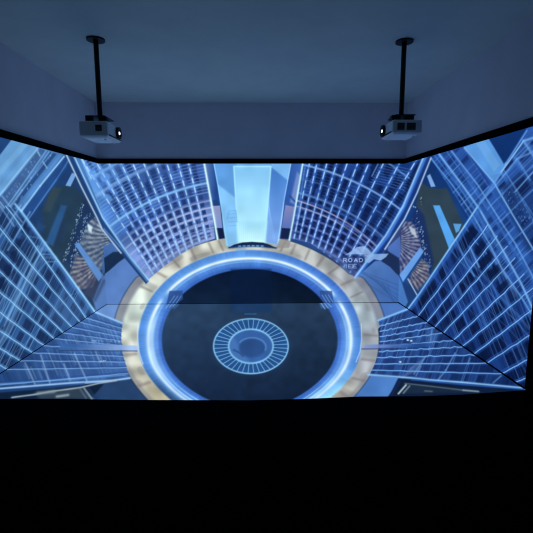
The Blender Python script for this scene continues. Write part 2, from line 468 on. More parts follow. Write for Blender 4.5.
def fan_building(cv, A, B, ncell, base, dark, lite, seed, dark_p=0.35, band=(), nlong=60, glow=None, alpha=1.0, lean=0.5):
    """storeys fanning out from A to B; dark panes in the middle of each storey, uprights across them"""
    r = np.random.default_rng(seed)
    n = len(A)
    allc = [p[0] + lean * p[1] for p in list(A) + list(B)]
    c_lo, c_hi = min(allc), max(allc)
    ncell = max(4, int((c_hi - c_lo) / 6.5))
    base, dark = np.asarray(base, float), np.asarray(dark, float)
    cv.fill(list(A) + list(B)[::-1], base, alpha)
    for k in range(n - 1):
        q = [A[k], B[k], B[k + 1], A[k + 1]]
        lv = np.where(r.random(ncell + 1) < dark_p, .65 + .35 * r.random(ncell + 1), .35 * r.random(ncell + 1))
        fine = r.random(ncell * 6 + 2)

        def fn(x, y, k=k, lv=lv, fine=fine):
            def sd(a, b):
                L = math.hypot(b[0] - a[0], b[1] - a[1])
                return ((x - a[0]) * (b[1] - a[1]) - (y - a[1]) * (b[0] - a[0])) / L
            d0, d1 = np.abs(sd(A[k], B[k])), np.abs(sd(A[k + 1], B[k + 1]))
            s = d0 / (d0 + d1 + 1e-6)
            t = np.clip((x + lean * y - c_lo) / (c_hi - c_lo), 0, .9999)
            c = t * ncell; i = c.astype(int); f = sstep(.75, 1.0, c - i)
            d = lv[i] * (1 - f) + lv[np.minimum(i + 1, ncell)] * f
            cf = t * ncell * 6; j = cf.astype(int); g = cf - j
            fh = fine[j] * (1 - g) + fine[j + 1] * g
            prof = sstep(.04, .26, s) * sstep(.99, .80, s)
            D = prof * np.clip(d + .55 * (fh - .5), 0, 1)
            col = base * (1 - D[:, None]) + dark * D[:, None]
            if glow is not None:
                G = (np.exp(-(s / .13) ** 2) + .6 * np.exp(-((1 - s) / .10) ** 2))[:, None] * .75
                col = col * (1 - G) + np.asarray(glow) * G
            return col, np.full(len(x), alpha, np.float32)
        cv.shade(q, fn, .3)
    for _ in range(nlong):     # uprights that run across one or several storeys
        k0 = r.integers(0, n - 1); k1 = min(n - 1, k0 + r.integers(1, 4))
        p = lerp(A[k0], B[k0], r.random()); c = p[0] + lean * p[1]
        pts = []
        for k in range(k0, k1 + 1):
            ca, cb = A[k][0] + lean * A[k][1], B[k][0] + lean * B[k][1]
            u = (c - ca) / (cb - ca + 1e-6)
            if -0.001 <= u <= 1: pts.append(lerp(A[k], B[k], u))
        if len(pts) > 1: cv.line(pts, .42, lite, .25 + .4 * r.random())
    for t, w, a in band:
        cv.line([lerp(A[k], B[k], t) for k in range(n)], w, lite, a)


def dots(cv, a, b, n, spread, seed, colr=(150, 180, 220)):
    r = np.random.default_rng(seed)
    for k in range(n):
        p = lerp(a, b, r.random())
        x, y = p[0] + spread * (r.random() - .5), p[1]
        cv.line([(x, y), (x + .3, y - .6)], 0.45, colr, 0.2 + .7 * r.random())


def fan_texture(cv, poly, apex, seed, hi, lo):
    def fn(x, y):
        an = np.arctan2(y - apex[1], x - apex[0]); rr = np.hypot(x - apex[0], y - apex[1])
        m = 0.5 + 0.5 * np.sin(an * 40 + .5 * np.sin(rr * .3) + seed)
        m = np.clip(.12 + .5 * m * (0.6 + vnoise(x, y, 4.0)) + .5 * (vnoise(x, y, 2.2) - .5), 0, 1)[:, None]
        return np.asarray(lo) * (1 - m) + np.asarray(hi) * m, np.ones(len(x), np.float32)
    cv.shade(poly, fn, 1.2)


def corner_left(cv):
    # sky and dark tower behind
    cv.grad([(-5, 120), (110, 120), (110, 320), (-5, 320)], (40, 170), (28, 64, 124), (85, 240), (36, 60, 98))
    cv.fill([(50, 188), (72, 184), (90, 205), (82, 232), (66, 262), (54, 258), (46, 245), (42, 215)], (38, 62, 86), .9, 2)
    cv.fill([(52, 186), (62, 188), (50, 212), (42, 212)], (56, 74, 84), .7, 2)
    cv.fill([(56, 222), (66, 218), (62, 240), (54, 246)], (34, 52, 96), .5, 3)
    cv.fill([(61, 205), (67, 206), (53, 246), (45.5, 243)], (42, 88, 148), .9, 1.6)
    cv.fill([(38, 222), (46, 226), (42, 232), (36, 229)], (40, 80, 138), .5, 2)
    cv.fill([(72, 173), (76.5, 174), (70.5, 186.5), (65.5, 185.5)], (112, 158, 228), 1, .7)
    # speckled band
    cv.fill([(84, 198), (93, 212), (86, 225), (74, 266), (66, 262), (76, 226)], (30, 52, 98), .8, 2)
    dots(cv, (83, 204), (64, 262), 62, 4, 1); dots(cv, (88, 214), (73, 258), 60, 5, 2, (140, 165, 205)); dots(cv, (84, 228), (72, 268), 36, 8, 3)
    # radiating texture
    fan_texture(cv, [(88, 223), (95, 217), (103, 229), (112, 246), (104, 252), (103, 268), (99, 272), (80, 243), (84, 233)], (122, 238), 0.6, (152, 160, 176), (62, 78, 118))
    cv.fill([(88, 224), (92, 227), (91.5, 233), (88, 230)], (196, 220, 238), .9, 1)
    fan_texture(cv, [(76, 254), (84, 258), (97, 278), (93, 287), (78, 290), (70, 274)], (104, 262), 2.0, (148, 150, 156), (66, 68, 104))
    cv.fill([(88, 279), (101, 276), (93, 300), (84, 294)], (62, 66, 100), .7, 2)
    cv.fill([(74.4, 244), (79, 242.4), (103.3, 275.5), (98.6, 281.5)], (88, 134, 208), 1, .8)
    cv.fill([(102, 256), (108, 258), (108, 268), (102, 276)], (64, 104, 176), .8, 1.5)
    cv.fill([(102, 277), (109, 272), (109, 304), (96, 311), (93, 300)], (84, 122, 196), .9, 1.5)
    cv.line([(104, 281), (95, 300)], 2.0, (58, 78, 122), .8)


def draw_left(cv):
    cv.fill([(-300, 0), (120, 0), (120, 500), (-300, 500)], (32, 62, 112))
    corner_left(cv)
    # sweeping stripes, top left
    S = lambda p: [(p[0] - 40, p[1] + 56), p] if p[0] < 10 else p
    cv.fill([(-40, 195), (-40, 100), (70, 140), (58, 178), (36, 208), (21, 214), (-2, 246), (-60, 330)], (66, 114, 182), 1.0, 1.0)
    cv.fill([(-10, 150), (-10, 125), (14, 139), (0, 155)], (32, 70, 130), 1, .8)
    cv.fill([(0, 155), (12, 139), (38, 146), (7.9, 185), (-2, 198), (-30, 230), (-30, 190)], (98, 152, 216), 1, .8)
    cv.fill([(0, 168), (24, 141), (30, 143), (0, 180)], (116, 170, 230), .6, 1.5)
    cv.fill([(0, 176), (30, 143), (34, 144), (0, 186)], (84, 138, 206), .6, 1.5)
    cv.fill([(7, 190), (40, 149), (47, 151.5), (26, 180), (0, 214), (-30, 250), (-30, 225)], (56, 90, 150), 1, .8)
    cv.fill([(50, 152), (56.5, 154), (21.5, 199), (2, 225), (-4, 218), (15.5, 196)], (38, 70, 128), .9, .8)
    cv.fill([(56, 164), (64, 154), (72, 158), (66, 170), (30, 219), (22, 212)], (32, 70, 138), .9, .8)
    r = np.random.default_rng(5)
    for k in range(46):    # short dashes across the stripes
        t = r.random(); o = r.choice([0.5, 3.5, 9.5, 12.5])
        p = lerp((37, 150), (4, 198), t); p = (p[0] + o + 1.5 * r.random(), p[1] + o * .4)
        cv.line([p, (p[0] + .7, p[1] + 1.1)], 0.5, (130, 170, 225), .15 + .4 * r.random())
    for k in range(34):
        t = k / 34; p = lerp((39, 150), (-2, 206), t)
        cv.line([p, (p[0] + 6, p[1] + 6)], 0.45, (84, 124, 186), .4)
    for a, b, w, c_, al in (((37.4, 148.5), (-4, 200), 1.1, (142, 192, 246), .85), ((46, 151), (0, 217), .8, (120, 170, 232), .7),
                            ((49, 152), (2, 220), .8, (110, 160, 228), .6), ((52, 153), (22, 190), .9, (104, 156, 226), .6), ((22, 190), (-2, 222), .9, (120, 172, 235), .7),
                            ((60, 156), (24, 202), 2.2, (86, 142, 222), .6), ((64, 156.5), (40, 186), 1.0, (150, 200, 252), .9), ((40, 186), (20, 213), 1.0, (140, 192, 250), .9),
                            ((20, 213), (-3, 248), 1.0, (126, 180, 244), .85), ((26, 203), (2, 236), .6, (120, 172, 238), .6), ((70, 158), (56, 180), .7, (74, 124, 200), .7),
                            ((56, 180), (28.5, 219), .7, (84, 138, 210), .75), ((66, 166), (34, 210), .5, (60, 108, 184), .5)):
        cv.line([a, b], w, c_, al)
    for p in ((37.5, 151, 40, 156), (43, 162, 47, 168), (0, 202, 6, 210)):
        cv.line([(p[0], p[1]), (p[2], p[3])], 0.8, (150, 195, 245), .6)
    # lower-left building
    B = [(95, 312), (86, 317.8), (79.7, 321.8), (71.5, 327), (63, 332.5), (54, 338.3), (43.3, 345.2), (32, 352.5), (19.7, 360.5), (6.5, 369), (-12, 381), (-40, 399)]
    A = [(21, 211), (6, 206), (-4, 224), (-8, 243), (-10, 262), (-12, 282), (-14, 302), (-16, 320), (-20, 336), (-24, 352), (-30, 368), (-55, 388)]
    fan_building(cv, A, B, 16, (46, 88, 154), (28, 50, 94), (100, 148, 212), 11, .55,
                 ((.27, .7, .4), (.385, 2.0, .40), (.43, .7, .65), (.46, 2.0, .40), (.50, .7, .6), (.80, .6, .25)), 110, (54, 104, 172), 1.0, .5)
    for q in (((10, 252), (17, 250), (18, 262), (12, 264)), ((4, 266), (11, 264), (11, 275), (5, 278)), ((-2, 278), (5, 277), (4, 288), (-2, 290)), ((24, 224), (31, 228), (27, 236), (21, 232)), ((16, 238), (23, 240), (19, 250), (13, 248))):
        cv.fill(q, (18, 36, 76), .7, 2)
    for a, b, w, al in (((45, 243), (7, 318), 1.5, .5), ((38, 246), (0, 322), .8, .6), ((41, 252), (4, 326), .7, .55), ((30, 246), (-4, 312), .7, .35)):
        cv.line([a, lerp(a, b, .5), b], w, (112, 168, 232), al)
    for k in range(1, len(A)):
        cv.line(wob(A[k], B[k], 12, .4, k), 0.46, (150, 200, 245), 1)
        o = lerp(A[k], A[k - 1], .12), lerp(B[k], B[k - 1], .12)
        cv.line(wob(o[0], o[1], 12, .4, k), 0.45, (94, 146, 212), .5)
    cv.fill([(60, 290), (95, 312), (70, 328), (45, 318)], (98, 140, 208), .22, 8)
    # haze of the stripes crossing the building's corner
    for a, b in (((2, 196), (22, 222)), ((0, 206), (14, 226)), ((21, 205), (-2, 240)), ((30, 212), (8, 250))):
        cv.line([a, b], 1.0, (126, 176, 240), .55)
    cv.line([(15, 204), (21, 211)], 1.1, (150, 200, 250), .8)
    cv.line([(21, 211), (50, 250), (70, 277), (95, 312)], 1.15, (142, 198, 252), 1)
    cv.line([(22, 214), (49, 252), (92, 312)], 1.6, (84, 140, 222), .5)
    facades(cv)
    cv.grain(9.0, 0.10)


def corner_right(cv):
    cv.grad([(395, 120), (480, 120), (480, 320), (395, 320)], (430, 170), (18, 52, 116), (470, 240), (26, 70, 142))
    # dark tower and its blue bars
    cv.fill([(421, 182), (430, 188), (447, 188.5), (456, 208), (464, 226), (455, 242), (433, 272), (424, 250), (416, 205)], (48, 66, 84), 1, 1.2)
    cv.fill([(433, 205.4), (439.7, 205.4), (455, 240), (449.5, 250)], (76, 154, 238), 1, .7)
    cv.fill([(453.2, 223.6), (461.5, 224), (459, 231), (456, 233)], (84, 150, 224), 1, .7)
    cv.fill([(427, 176), (430, 174), (435.5, 186.5), (431, 187)], (120, 160, 230), 1, .7)
    cv.fill([(416, 205), (424, 215), (434, 262), (430, 276), (422, 258), (410, 222)], (24, 46, 104), .85, 2)
    dots(cv, (415, 206), (430, 268), 62, 4, 21, (150, 178, 225)); dots(cv, (412, 214), (424, 262), 46, 6, 22, (110, 145, 205)); dots(cv, (421, 197), (421, 208), 5, 2, 23)
    fan_texture(cv, [(400, 230), (405, 221), (412, 222), (418, 231), (421.5, 248), (411, 263), (400, 276)], (392, 240), .3, (142, 146, 180), (52, 58, 108))
    cv.fill([(409, 226), (415, 229), (417, 238), (411, 233)], (184, 192, 216), .9, 1.2)
    fan_texture(cv, [(422, 259), (427.5, 263), (430, 276), (418, 291), (408, 284), (412, 272)], (404, 262), 1.3, (156, 150, 158), (60, 62, 104))
    cv.fill([(402, 282), (412, 284), (420, 292), (409, 308), (400, 304)], (30, 58, 116), .85, 1.5)
    cv.line([(408, 279), (417, 295)], .7, (160, 184, 220), .9)
    cv.fill([(397, 272), (402, 283), (408, 302), (404, 309), (396, 304)], (74, 126, 208), .8, 1)
    cv.fill([(420.5, 247), (423.5, 252), (403, 282), (399.5, 275)], (98, 150, 232), 1, .8)


def draw_right(cv):
    cv.fill([(380, 0), (900, 0), (900, 600), (380, 600)], (20, 48, 112))
    corner_right(cv)
    # ---- big lattice on the right
    cv.fill([(430, 100), (560, 100), (580, 300), (533, 380), (500, 260), (477, 209)], (40, 84, 174), 1, .8)
    cv.fill([(430, 152), (464, 147), (490, 183), (478, 209), (462, 199)], (32, 76, 162), 1, .8)
    cv.fill([(436, 170), (446, 174), (474, 212), (466, 220), (452, 190)], (18, 58, 136), .7, 1)
    cv.fill([(448, 150), (453, 149), (480, 184), (474, 186)], (38, 56, 128), .9, .8)
    cv.fill([(455, 148), (464, 146), (490, 183), (484, 190)], (36, 66, 150), .9, .8)
    # light beam and dark sky wedge
    cv.fill([(464.6, 147), (488, 138), (507, 164), (495, 184)], (84, 146, 228), 1, .8)
    cv.fill([(476, 143), (484, 140), (500, 165), (494, 172)], (104, 164, 238), .7, 1)
    cv.fill([(489, 139), (529, 124), (504, 164)], (16, 52, 118), 1, .8)
    cv.line([(490, 140), (507, 160)], 1.6, (42, 88, 168), .8)
    # lower-right building (fan of storeys running to the floor seam)
    B = [(408, 309), (418, 316), (427, 322), (435, 327), (443.2, 333), (453.5, 340), (462.7, 346.3), (474, 354), (487, 363), (502, 373.6), (515, 382.5), (530, 393)]
    A = [(477, 207.5), (488, 225), (497, 236), (507, 246), (515, 258), (524, 274), (534, 287), (545, 300), (556, 318), (556, 344), (556, 366), (556, 388)]
    fan_building(cv, A, B, 18, (26, 60, 136), (12, 26, 66), (70, 120, 205), 12, .6,
                 ((.18, .8, .6), (.34, 1.6, .45), (.40, .7, .55), (.52, .7, .3), (.66, .6, .25)), 130, (28, 72, 154), 1.0, -.4)
    fan_building(cv, [(431, 158.5), (439, 154), (451.5, 151), (464.3, 147.8)], [(530, 312), (541, 318), (549, 306), (556, 290)], 30, (40, 86, 176), (16, 36, 90), (84, 136, 216), 33, .4, (), 60, (56, 108, 196), .6, 1.0)
    fan_building(cv, [(489, 176), (501, 173), (512, 155), (523.5, 140), (536, 124)], [(560, 296), (562, 270), (566, 236), (570, 200), (575, 170)], 18, (46, 92, 182), (16, 34, 86), (84, 136, 216), 34, .5, (), 60, (54, 106, 190), .85, 1.0)
    cv.fill([(464.6, 147), (488, 138), (507, 164), (495, 184)], (84, 146, 228), .85, .8)
    cv.fill([(476, 143), (484, 140), (500, 165), (494, 172)], (104, 164, 238), .6, 1)
    cv.fill([(489, 139), (529, 124), (504, 164)], (16, 52, 118), 1, .8)
    cv.fill([(502, 186), (520, 172), (545, 165), (545, 270), (526, 250), (510, 215)], (16, 34, 82), .5, 4)
    dots(cv, (508, 190), (530, 225), 60, 16, 77, (84, 132, 210))
    cv.fill([(470, 224), (477, 208), (500, 240), (520, 262), (505, 262), (488, 238)], (70, 124, 214), .25, 4)
    for q in (((465, 236), (473, 226), (478, 232), (470, 243)), ((474, 252), (482, 240), (487, 246), (480, 258)), ((478, 262), (489, 252), (493, 258), (483, 270)), ((488, 272), (500, 262), (504, 270), (494, 280)), ((496, 288), (508, 278), (511, 286), (500, 296))):
        cv.fill(q, (12, 28, 70), .85, 1)
    for k in range(1, len(A)):
        cv.line(wob(A[k], B[k], 14, .5, k), .46, (132, 188, 250), 1)
        o = lerp(A[k], A[k - 1], .14), lerp(B[k], B[k - 1], .14)
        cv.line(wob(o[0], o[1], 14, .5, k), .6, (46, 98, 205), .5)
    # crossing light lines
    for pts, w, c_, al in (([(439, 154), (463, 186), (480, 210), (501, 247), (521, 283), (536, 316)], 1.1, (120, 176, 250), .85),
                           ([(431, 158.5), (452, 184.6), (463, 200), (474, 217), (489, 243), (502, 269), (522, 298), (536, 322)], .8, (96, 156, 240), .75),
                           ([(435, 156), (458, 186), (478, 214)], .6, (70, 128, 220), .6),
                           ([(451.5, 151), (477.8, 185), (503.7, 226), (515.5, 244), (540, 290)], .9, (104, 160, 242), .75),
                           ([(447, 152), (470, 184), (486, 208)], .6, (80, 136, 225), .5),
                           ([(464.3, 147.8), (494.5, 183.5), (511.6, 213), (533, 249), (550, 280)], .8, (124, 178, 244), .85),
                           ([(456, 240), (466, 262), (474, 276)], 1.0, (90, 150, 240), .6), ([(470, 247), (479, 267)], 1.1, (110, 165, 245), .7),
                           ([(489, 246), (506, 276), (516, 296)], 2.2, (110, 156, 232), .35),
                           ([(500, 164), (533, 215)], .7, (96, 150, 235), .5), ([(510, 180), (545, 240)], .6, (80, 135, 220), .5),
                           ([(505, 165), (527, 130.5)], .7, (100, 156, 236), .8), ([(501, 172.5), (523.5, 141)], .8, (136, 188, 252), .95), ([(523.5, 141), (545, 134)], 1.2, (120, 176, 246), .8),
                           ([(523.5, 141), (536, 160)], 1.2, (110, 166, 244), .7), ([(517, 159), (545, 146)], 1.2, (100, 150, 232), .7), ([(517, 159), (530, 180)], 1.0, (84, 138, 224), .6),
                           ([(480, 203), (496, 185), (517, 159)], 1.0, (96, 156, 244), .7), ([(487, 210), (512, 184), (533, 166)], .8, (80, 138, 228), .55), ([(515, 192), (533, 172)], .8, (116, 172, 246), .7),
                           ([(500, 222), (520, 202), (545, 178)], .8, (86, 144, 230), .6), ([(509, 244), (533, 222), (548, 208)], .7, (86, 144, 230), .6), ([(520, 260), (545, 238)], .7, (86, 144, 230), .6)):
        cv.line(pts, w, c_, al)
    cv.line([(408, 309), (420, 293), (452, 245), (478, 206)], .95, (132, 192, 252), 1)
    cv.line([(478, 206), (501, 173)], 1.3, (92, 150, 232), .6)
    cv.line([(411, 309), (454, 247), (480, 208)], 1.8, (52, 110, 220), .6)
    facades(cv)
    cv.grain(9.0, 0.10)


def draw_floor(cv):
    cv.fill([(-600, 290), (1200, 290), (1200, 700), (-600, 700)], (20, 40, 84))
    # lavender roads either side of the ring
    cv.fill([(107, 303), (95, 312), (123, 323.5), (150, 330), (150, 303)], (100, 136, 208))
    cv.fill([(398, 303), (408, 309), (378, 320.5), (360, 325), (360, 303)], (70, 110, 190))
    cv.fill([(60, 386), (112, 381), (130, 378), (190, 376), (190, 402), (60, 402)], (38, 66, 112))
    cv.fill([(366, 375), (398, 378), (388, 398), (340, 400), (350, 385)], (74, 124, 206), 1, 1)
    cv.grad([(366, 375), (398, 378), (388, 398), (340, 400), (350, 385)], (370, 385), (66, 112, 192), (395, 385), (78, 130, 214), .7)
    cv.shade([(100, 300), (400, 300), (400, 405), (100, 405)], lambda x, y: ring_colors(x, y, True), 0.3)
    for s, x0 in ((-1, 174), (1, 327)):      # ring windows, lower half
        cv.fill([(x0 - 8, 302), (x0 + 7, 302), (x0 + 4, 306), (x0 + 1, 308.5), (x0 - 6, 308)], (62, 104, 180), .7, 1.2)
        for k in range(3):
            cv.line([(x0 - 8 + 3.4 * k, 308 - k), (x0 - 4 + 3.4 * k, 303)] if s < 0 else [(x0 - 6 + 3.2 * k, 303), (x0 - 2 + 3.2 * k, 309 - k)], .5, (140, 185, 240), .6)
    cv.fill([(231, 303), (272, 303), (272, 313), (231, 313)], (26, 60, 112), .65, 1.5)
    cv.line([(245, 314), (256, 314)], .7, (50, 100, 170), .8)
    # ---- ring dial in the middle
    cx, cyy = 250.9, 346.2
    E = lambda rx, ry, n=72: [(cx + rx * math.cos(2 * math.pi * k / n), cyy + ry * math.sin(2 * math.pi * k / n)) for k in range(n + 1)]
    cv.fill(E(41, 30)[:-1], (36, 66, 112), .35, 4)
    cv.fill(E(37.2, 27.3)[:-1], (36, 80, 146), 1)
    for k in range(40):
        a = 2 * math.pi * (k + .5) / 40
        cv.line([(cx + 22.5 * math.cos(a), cyy + 17.2 * math.sin(a)), (cx + 37 * math.cos(a), cyy + 27.2 * math.sin(a))], .42, (116, 178, 236), .85)
    cv.fill(E(22, 16.9)[:-1], (52, 96, 172), 1)
    cv.fill(E(22, 16.9)[18:44], (78, 128, 206), .55, 3)
    cv.fill([(252 + 13 * math.cos(t), 348 + 9.5 * math.sin(t)) for t in np.linspace(0, 6.2, 30)], (40, 74, 136), .85, 2)
    cv.line([(cx + 1 + 14 * math.cos(t), cyy + 1 + 9.5 * math.sin(t)) for t in np.linspace(-2.6, .3, 24)], .8, (100, 152, 218), .55)
    cv.line([(234, 350), (240, 353), (243, 356)], 1.2, (34, 66, 128), .6)
    cv.line(E(22.2, 17.0), 1.0, (128, 188, 244), .95)
    cv.line(E(37.3, 27.4), .8, (124, 182, 236), .95)
    # ---- left storeys on the floor
    L0 = [(95, 312), (86, 318), (79.7, 322), (71.5, 327.3), (63, 332.8), (54, 338.5), (43, 345.7), (32, 352.8), (20, 360.7), (6.5, 369.5), (-22, 387), (-40, 399)]
    L1 = [(122.5, 323.3), (121.5, 328.2), (121, 332.5), (121, 336.8), (121, 341), (122, 345.5), (122, 350.8), (123, 356.3), (125, 362), (126.5, 367.6), (128, 373.4), (130, 378)]
    fan_building(cv, L0, L1, 26, (58, 98, 170), (38, 68, 130), (104, 146, 208), 41, .5, (), 60, (60, 108, 178), 1.0, -.42)
    cv.grad(list(L0) + list(L1)[::-1], (0, 380), (18, 46, 96), (110, 330), (78, 116, 192), .48)  # falloff of the projected light painted in: picture darkens towards the front left
    for k in range(1, 12):
        cv.line(wob(L0[k], L1[k], 16, .35, k), .5, (126, 172, 232), .8)
        cv.line(wob(lerp(L0[k], L0[k - 1], .2), lerp(L1[k], L1[k - 1], .2), 16, .3, k), .9, (34, 72, 148), .5)
    r = np.random.default_rng(43)
    for k in range(26):
        x0 = 22 + 98 * (k / 26) + 3 * r.random(); y0 = max(326, 384 - (x0 + 5) * .66) + r.random() * 14
        ln = min(16 + 18 * r.random(), 379 - y0)
        cv.line([(x0, y0), (x0 + .42 * ln, y0 + ln)], .5, (132, 166, 216), .15 + .3 * r.random())
    for a, b in (((74.4, 353.5), (87, 381)), ((95.5, 351), (100, 362)), ((25, 363), (35, 384)), ((40.7, 355), (50, 383)), ((64, 364), (70, 380))):
        cv.line([a, b], .8, (150, 178, 228), .6)
    dots(cv, (90, 341), (118, 342), 16, 6, 44, (150, 184, 240)); dots(cv, (92, 362), (108, 361), 10, 4, 45, (170, 196, 240))
    cv.grad([(60, 343.6), (122, 345), (137, 345.6), (137.5, 350.4), (60, 349.6)], (75, 347), (56, 96, 168), (128, 347), (150, 176, 240), .9, .7)
    cv.line([(60, 350.6), (137, 351)], .6, (38, 66, 120), .8)
    cv.line([(137.3, 323), (137.8, 340), (139, 352), (143, 364)], .6, (196, 212, 246), .7)
    cv.line([(361.4, 324), (361.6, 340), (360, 352), (356, 362)], .6, (190, 206, 246), .7)
    cv.line([(95, 312), (122.5, 323.3)], 1.1, (138, 190, 250), .95)
    cv.line([(-40, 391), (0, 388.6), (70, 383), (112, 380.6), (130, 378)], 1.1, (148, 186, 240), .95)
    cv.line([(-40, 385), (0, 384), (70, 379.4), (125, 375)], .8, (96, 150, 226), .7)
    # strip in front of the left storeys
    cv.fill([(-60, 392), (0, 390.5), (70, 385), (97, 383.5), (104, 384), (86, 404), (-60, 404)], (20, 38, 66), 1, 1)
    cv.line([(-40, 393), (0, 391.5), (60, 386.5), (84, 384)], 1.2, (34, 76, 146), .8)
    cv.fill([(34, 393), (52, 390), (82, 387), (94, 399), (40, 399)], (62, 76, 96), .75, 2.5)
    cv.line([(12, 397.4), (34, 394.6), (50, 391.6), (80, 387.6), (100, 383), (116, 380.5)], .9, (170, 184, 204), .8)
    cv.line([(38, 393), (54, 391.6)], 1.8, (130, 144, 160), .7)
    cv.line([(57, 396.5), (68, 395)], 1.4, (170, 180, 190), .7)
    cv.line([(84, 388), (92, 399)], .9, (150, 164, 186), .8); cv.line([(88, 388), (97, 399)], 1.0, (30, 58, 106), .8); cv.line([(80, 389), (86, 398)], .8, (92, 110, 140), .7)
    # ---- right storeys on the floor
    R0 = [(408, 309), (418, 316), (427, 322.3), (434.3, 327.5), (442, 333), (453, 340.5), (462, 346.8), (474, 355), (486, 363.3), (501, 373.8), (521, 388)]
    R1 = [(378.4, 320.3), (380, 326), (380, 331.3), (380, 336.8), (380, 342), (380, 346.5), (379, 351.6), (377, 357.6), (375, 364), (372, 370), (370, 375)]
    fan_building(cv, R0, R1, 24, (36, 74, 148), (18, 38, 88), (88, 136, 212), 51, .6, (), 90, (40, 90, 172), 1.0, .35)
    cv.grad(list(R0) + list(R1)[::-1], (380, 335), (60, 96, 184), (500, 378), (12, 36, 90), .35)  # outer front end coloured darker, the projection's light falloff put into the picture
    for k in range(1, 10):
        cv.line(wob(R0[k], R1[k], 22, .75 if k < 8 else .3, k), .5, (122, 174, 240), .9)
    for a, b in (((455, 353), (446, 370)), ((446, 370), (438, 380)), ((432, 330), (429, 350)), ((426, 356), (414, 374)), ((421, 366), (416, 376)), ((470, 358), (468, 364)), ((501, 376), (493, 383))):
        cv.line([a, b], .8, (104, 152, 226), .6)
    for k in range(9):
        cv.line([(424 - k * 1.6, 358 + k * 1.2), (418 - k * 2.0, 370 + k)], .6, (110, 140, 200), .35)
        cv.line([(426 + k * 1.4, 326 + k * .6), (426 + k * .8, 346)], .5, (90, 130, 205), .35)
    for p in ((407.5, 340), (411, 340.8), (400, 362)):
        cv.line([p, (p[0] + .6, p[1])], .9, (205, 225, 250), 1)
    cv.grad([(366, 344.6), (400, 344), (432, 343), (432, 346.5), (400, 348), (362, 348.6)], (362, 347), (130, 150, 226), (415, 345), (38, 78, 156), .85, .8)
    cv.line([(362, 349), (400, 348.6)], .7, (40, 56, 110), .6)
    cv.line([(408, 309), (378.4, 320.4)], 1.1, (122, 182, 250), .95)
    cv.line([(368, 374.6), (412.5, 378), (430, 380), (463, 382.4), (527, 388.4)], 1.1, (132, 180, 240), .95)
    cv.line([(412, 379.6), (463, 384.4), (527, 389.6)], .9, (40, 92, 186), .8)
    # strip in front of the right storeys
    cv.fill([(401, 380), (430, 382.6), (463, 386), (540, 391), (540, 398), (386, 399)], (18, 34, 66), 1, 1)
    cv.fill([(404, 384), (432, 386), (470, 390), (480, 392), (440, 393), (398, 394)], (34, 50, 74), .7, 2)
    cv.line([(405, 383.4), (432, 386.4), (462, 390), (479, 391.6)], .8, (120, 136, 150), .55)
    cv.line([(398.5, 393.6), (406, 385)], .9, (196, 208, 222), .9); cv.line([(403.5, 393), (409.5, 386)], .9, (120, 140, 165), .8)
    cv.line([(463, 390.2), (478, 391.4)], .9, (130, 160, 185), .7); cv.line([(425, 391), (432, 391.4)], .9, (110, 122, 130), .6)
    cv.line([(392, 394), (400, 382)], 1.2, (24, 46, 92), .8)
    cv.grain(9.0, 0.10)


# ------------------------------------------------------------------ materials
def mat(name, base, rough=0.6, metal=0.0, spec=0.3, noise=0.0, scale=40):
    m = bpy.data.materials.new(name); m.use_nodes = True
    nt = m.node_tree; b = nt.nodes['Principled BSDF']
    b.inputs['Roughness'].default_value = rough; b.inputs['Metallic'].default_value = metal
    b.inputs['Specular IOR Level'].default_value = spec
    if noise:
        tc = nt.nodes.new('ShaderNodeTexCoord'); n = nt.nodes.new('ShaderNodeTexNoise'); r = nt.nodes.new('ShaderNodeValToRGB')
        n.inputs['Scale'].default_value = scale; n.inputs['Detail'].default_value = 5
        r.color_ramp.elements[0].position = .3; r.color_ramp.elements[1].position = .7
        r.color_ramp.elements[0].color = tuple(c * (1 - noise) for c in base) + (1,)
        r.color_ramp.elements[1].color = tuple(c * (1 + noise) for c in base) + (1,)
        nt.links.new(tc.outputs['Object'], n.inputs['Vector']); nt.links.new(n.outputs['Fac'], r.inputs['Fac'])
        nt.links.new(r.outputs['Color'], b.inputs['Base Color'])
    else:
        b.inputs['Base Color'].default_value = tuple(base) + (1,)
    return m


def show_mat():
    m = bpy.data.materials.new('projected_show'); m.use_nodes = True
    nt = m.node_tree; b = nt.nodes['Principled BSDF']
    b.inputs['Base Color'].default_value = (.02, .02, .022, 1); b.inputs['Roughness'].default_value = .85
    b.inputs['Specular IOR Level'].default_value = .05
    a = nt.nodes.new('ShaderNodeVertexColor'); a.layer_name = 'show'
    nt.links.new(a.outputs['Color'], b.inputs['Emission Color'])
    b.inputs['Emission Strength'].default_value = 1.0  # projected light put in as the surface's own emission
    m.cycles.emission_sampling = 'NONE'
    return m


M_SHOW = show_mat()
M_WALL = mat('grey_wall_paint', (.70, .66, .72), .8, noise=.04, scale=3)
M_CEIL = mat('grey_ceiling_paint', (.62, .66, .62), .85, noise=.04, scale=3)
M_BLACK = mat('matt_black_paint', (.0025, .0025, .003), .9, spec=.02)
M_FLOOR = mat('black_floor', (.0025, .0025, .003), .95, spec=.01, noise=.2, scale=20)
M_TRIM = mat('black_trim_felt', (.002, .002, .0025), .9, spec=.02)
M_WHITE = mat('white_plastic', (.86, .87, .86), .45, noise=.02, scale=60)
M_GRAPH = mat('black_plastic', (.006, .006, .007), .5, spec=.2)
M_VENT = mat('vent_grey', (.16, .165, .17), .6)
M_STEEL = mat('black_steel', (.008, .008, .009), .5, spec=.2)


def lamp_mat():
    m = mat('lit_lens', (.02, .02, .03), .1)
    nt = m.node_tree; b = nt.nodes['Principled BSDF']
    b.inputs['Emission Color'].default_value = (.93, .95, 1, 1); b.inputs['Emission Strength'].default_value = 1.6
    return m


M_LAMP = lamp_mat()
M_GLASS = mat('lens_glass', (.004, .005, .012), .08, spec=.5)


